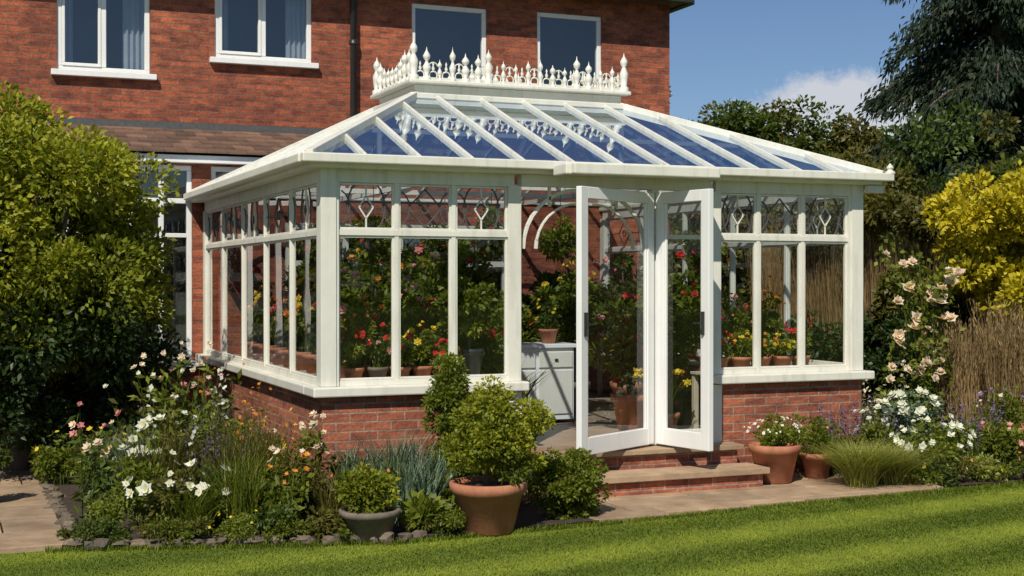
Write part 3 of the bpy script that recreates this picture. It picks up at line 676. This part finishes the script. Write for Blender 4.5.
def conifer(name,x,y,H,R0,n):
    q=Q();q.tube([(x,y,0),(x,y,H*.5),(x,y,H)],[.32,.2,.03],M_bark,10)
    nb=330;hz=H*(.06+.94*rng.random(nb)**1.1);az=rng.uniform(0,6.28,nb);Ln=R0*(1-hz/H)**.6*rng.uniform(.65,1.12,nb)+.25
    for h,a,l in zip(hz,az,Ln):
        d=arr(math.cos(a),math.sin(a),0);m_=int(n/nb*(l/R0)*1.7)+20;t=rng.random(m_)**.7
        P=arr(x,y,h)+d*(l*t)[:,None];P[:,2]+=.15*l*t-.55*l*t*t
        sp_=(.30*(1-t*.5))[:,None];P=P+rng.normal(size=(m_,3))*sp_*arr(1,1,.5)
        if l>.8: q.tube([arr(x,y,h),arr(x,y,h)+d*l*.6+arr(0,0,-.08*l),arr(x,y,h)+d*l*.95+arr(0,0,-.3*l)],[.05,.03,.008],M_bark,5)
        q.leaf(P,d*.6+.6*rdir(m_)+arr(0,0,-.8),.17,.06,L_pine,rng.random(m_)*.5+t*.25+rng.random()*.25)
    q.build(name)
conifer('conifer_tree',18.6,12.8,14.5,3.4,125000)
def tree(q,x,y,H,r,mat,n):
    q.tube([(x,y,0),(x,y,H*.35),(x+.1,y,H*.7)],[.25,.18,.06],M_bark)
    for i in range(7):
        e=arr(x,y,H*.62)+rdir(1)[0]*arr(r*.7,r*.7,H*.2);q.tube([(x,y,H*.35),e],[.1,.02],M_bark,6)
    q.shrub((x,y,H*.58),(r*.85,r*.85,H*.36),n,.16,mat,75,r*.29,.55,.35,-1)
q=Q()
for (x,y,H,r,mt) in((15.3,20.6,7.3,1.7,L_olive),(16.3,20.2,7.6,1.5,L_mid),(17.4,19.9,6.9,1.6,L_olive),(18.4,19.4,6.8,1.5,L_mid),(19.4,19,7.0,1.5,L_olive),(14.2,21.2,7.6,1.7,L_mid),(16,24,7.4,2.0,L_mid),(19,23,7.0,2.0,L_olive),(22,20,7.2,2.2,L_mid),(13.6,15.5,4.6,1.5,L_olive),(14.6,14.8,4.7,1.4,L_mid),(15.5,14.2,4.6,1.3,L_dk),(12.2,16.2,4.7,1.4,L_mid),(11.6,12.2,4.2,1.2,L_olive)): tree(q,x,y,H,r,mt,12000)
q.build('distant_trees')
q=Q()
for i in range(70):
    a=R(-60+i*3.6);q.shrub((90*math.sin(a),90*math.cos(a),2.5),(4,4,rng.uniform(3,5)),500,1.0,L_mid,12,1.6,.6,.4)
q.build('background_treeline')

# ---------------------------------------------------------------- inside conservatory
def bench(name,x0,x1,y0,y1,z=.9):
    q=Q();n=max(3,int(min(x1-x0,y1-y0)/.1))
    if x1-x0>y1-y0:
        for i in range(n): a=y0+(y1-y0)*i/n;q.box(x0,x1,a,a+(y1-y0)/n-.012,z,z+.025,M_bench)
    else:
        for i in range(n): a=x0+(x1-x0)*i/n;q.box(a,a+(x1-x0)/n-.012,y0,y1,z,z+.025,M_bench)
    for x in(x0+.04,x1-.04):
        for y in(y0+.04,y1-.04): q.box(x-.025,x+.025,y-.025,y+.025,FZ,z-.001,M_bench)
    q.build(name,bevel=.003)
bench('plant_bench',.3,1.7,.26,.75,.94);bench('plant_bench',3.85,5.0,.26,.75,.94);bench('plant_bench',.27,.72,.8,5.0,.94);bench('plant_bench',4.55,5.0,.8,5.0,.94)
def pp(name,x,y,z,r,h,ph,lm,fm,fn=12,fs=.05,mat=M_terra,n=800,ls=.05):
    q=Q();pot(q,x,y,z,r,h,mat);mound('',x,y,r*1.5,ph,lm,n,ls,z+h*.85,[(fm,fn,fs,2,None)] if fm else None,parts=q);q.build(name)
zb=.966
for x,y,fm,ph,lm,mt in((.38,.4,F_red,.34,L_fresh,M_terra),(.60,.42,F_pink,.26,L_mid,M_grey),(.80,.4,F_red,.34,L_fresh,M_terra),(1.0,.42,F_yel,.38,L_fresh,M_terra),(1.2,.4,F_red,.24,L_fresh,M_terra),(.5,.62,F_orange,.6,L_fresh,M_terra),(.95,.64,F_pink,.8,L_fresh,M_grey),(1.2,.66,F_red,.6,L_mid,M_terra),(.72,.66,F_red,.5,L_mid,M_terra)): pp('potted_flowers',x,y,zb,.09,.14,ph,lm,fm,15,.06,mt,n=1100)
q=Q();pot(q,1.45,.45,zb,.13,.28,M_darkpot);q.shrub((1.45,.45,1.62),(.28,.22,.22),5000,.06,L_fresh,30,.1,.6,.3);q.tube([(1.45,.45,1.2),(1.45,.45,1.6)],[.015,.01],M_bark);q.build('potted_ficus')
for x,y,fm,ph in((3.98,.42,F_red,.28),(4.22,.4,F_yel,.26),(4.45,.42,F_orange,.24),(4.68,.4,F_yel,.22),(4.9,.42,F_red,.45),(4.3,.64,F_pink,.6),(4.72,.66,F_orange,.75)): pp('potted_flowers',x,y,zb,.095,.15,ph,L_fresh,fm,14,.055,n=1100)
cols=[F_pink,F_red,F_yel,F_orange,F_red,F_pink,F_yel]
for i,y in enumerate(np.linspace(.95,4.8,9)):
    pp('potted_flowers',.45,y,zb,.14,.18,rng.uniform(.45,.85),[L_fresh,L_mid,L_fresh][i%3],cols[i%7],16,.09,n=1400,ls=.06)
    pp('potted_flowers',4.78,y,zb,.12,.18,rng.uniform(.3,.8),[L_fresh,L_mid,L_mid][i%3],cols[(i+3)%7],10,.06)
for i,(x,y,H,r,lm,fm) in enumerate(((1.15,1.3,1.7,.36,L_fresh,F_red),(1.1,2.3,1.9,.42,L_fresh,F_orange),(1.9,3.6,1.8,.45,L_fresh,F_pink),(1.3,4.3,1.9,.5,L_mid,F_pink),(4.0,1.4,1.7,.36,L_fresh,F_red),(3.6,2.9,1.6,.42,L_fresh,F_yel),(4.0,4.2,1.9,.5,L_mid,F_orange),(2.0,1.6,1.1,.3,L_fresh,F_red),(2.9,4.4,1.9,.45,L_fresh,F_red),(3.45,1.2,1.3,.3,L_fresh,F_red),(2.4,4.9,1.9,.45,L_mid,None),(.95,3.3,2.0,.4,L_fresh,F_yel),(4.15,2.6,2.0,.42,L_mid,F_pink),(3.1,3.5,1.3,.35,L_fresh,F_orange))):
    q=Q();pot(q,x,y,FZ,.2,.36,[M_terra,M_darkpot,M_grey][i%3]);
    for k in range(4): q.tube([(x,y,FZ+.3),(x+rng.normal(0,.1),y+rng.normal(0,.1),FZ+H*.8)],[.018,.008],M_bark,6)
    c=(x,y,FZ+H*.66);q.shrub(c,(r,r,H*.36),3600,.085,lm,32,.14,.45,.25)
    if fm:
        d=rdir(18);q.flowers(arr(*c)+d*arr(r,r,H*.38),.09,fm,layers=2)
    q.build('conservatory_plant')
q=Q();pot(q,3.38,.42,FZ,.15,.24);q.blades(circ(90,3.38,.42,.08,FZ+.22),.46,.028,.6,L_fresh,seg=4);q.flowers(q.tips[::5],.09,F_yel,layers=2);q.build('potted_daffodil')
q=Q();pot(q,2.0,.75,FZ,.17,.28);q.blades(circ(60,2.0,.75,.1,FZ+.25),.6,.03,.7,L_fresh,seg=4);q.build('potted_fern')
q=Q()
q.box(2.35,3.2,2.0,2.45,FZ+.04,FZ+.78,M_door);q.box(2.31,3.24,1.97,2.48,FZ+.781,FZ+.82,M_door)
for x in(2.38,2.80): q.box(x,x+.38,1.985,1.999,FZ+.1,FZ+.55,M_white);q.box(x,x+.38,1.983,1.999,FZ+.58,FZ+.74,M_white);q.box(x+.17,x+.21,1.965,1.982,FZ+.65,FZ+.67,M_dark)
q.build('white_cabinet',bevel=.005)
pp('potted_flowers',2.55,2.2,FZ+.82,.1,.15,.3,L_fresh,F_red,10);pp('potted_flowers',3.0,2.2,FZ+.82,.1,.15,.35,L_mid,F_yel,10)
for (x,y,z) in((.8,1.2,2.2),(2.0,1.3,2.3),(4.3,1.2,2.15),(3.0,1.9,2.25),(.8,3.2,2.2),(1.35,.8,2.1)):
    q=Q();q.lathe((x,y,z-.12),[(.001,0),(.08,.01),(.14,.08),(.15,.12),(.001,.12)],M_bark,16);q.tube([(x,y,z),(x,y,EZ+.3)],[.004,.004],M_dark,5)
    q.shrub((x,y,z+.0),(.2,.2,.2),1500,.06,L_fresh,16,.1,.5,.3);q.flowers(arr(x,y,z)+rdir(12)*.22,.06,F_red,layers=2);q.build('hanging_basket')

# ---------------------------------------------------------------- sky & light
w=bpy.data.worlds.new('World');sc.world=w;w.use_nodes=True;nt=w.node_tree
bg=nt.nodes['Background'];bg.inputs[1].default_value=.078
sky=N(nt,'ShaderNodeTexSky',sky_type='NISHITA');sky.sun_disc=False;sky.sun_elevation=R(46);sky.sun_rotation=R(217);sky.ozone_density=3;sky.dust_density=.3;sky.air_density=.9
tc=N(nt,'ShaderNodeTexCoord')
mp=N(nt,'ShaderNodeVectorMath',operation='SUBTRACT');nt.links.new(tc.outputs['Generated'],mp.inputs[0]);mp.inputs[1].default_value=tuple(unit(arr(.606,.830,.120)))
sc_=N(nt,'ShaderNodeVectorMath',operation='MULTIPLY');nt.links.new(mp.outputs[0],sc_.inputs[0]);sc_.inputs[1].default_value=(21,21,48)
ln=N(nt,'ShaderNodeVectorMath',operation='LENGTH');nt.links.new(sc_.outputs[0],ln.inputs[0])
nz=noise(nt,26,8,tc.outputs['Generated'],.65)
ad=N(nt,'ShaderNodeMath',operation='MULTIPLY_ADD');nt.links.new(nz,ad.inputs[0]);ad.inputs[1].default_value=-2.6;nt.links.new(ln.outputs[1],ad.inputs[2])
ad2=N(nt,'ShaderNodeMath',operation='ADD');nt.links.new(ad.outputs[0],ad2.inputs[0]);ad2.inputs[1].default_value=.2
cl=ramp(nt,ad2.outputs[0],[(0,(.95,.95,.95)),(.6,(0,0,0))])
skc=mixc(nt,1.0,sky.outputs[0],(.82,.88,.98),'MULTIPLY')
out=mixc(nt,cl,skc,(7.8,8.1,8.8))
nt.links.new(out,bg.inputs[0])
sd=bpy.data.lights.new('sun','SUN');sd.energy=4.8;sd.angle=R(.5);sd.color=(1,.935,.81);so=bpy.data.objects.new('sun',sd);sc.collection.objects.link(so)
e=R(46);v=Vector((-.6*math.cos(e),-.8*math.cos(e),math.sin(e)));so.rotation_euler=(-v).to_track_quat('-Z','Y').to_euler();so.location=(-10,-15,20)
cd=bpy.data.cameras.new('camera');cam=bpy.data.objects.new('camera',cd);sc.collection.objects.link(cam);sc.camera=cam
cd.sensor_width=36;cd.lens=48.1;cd.clip_end=1000;cd.clip_start=.1
cam.location=(-2.84,-10.84,1.85);cam.rotation_euler=(R(90-.335),0,R(-22.6))
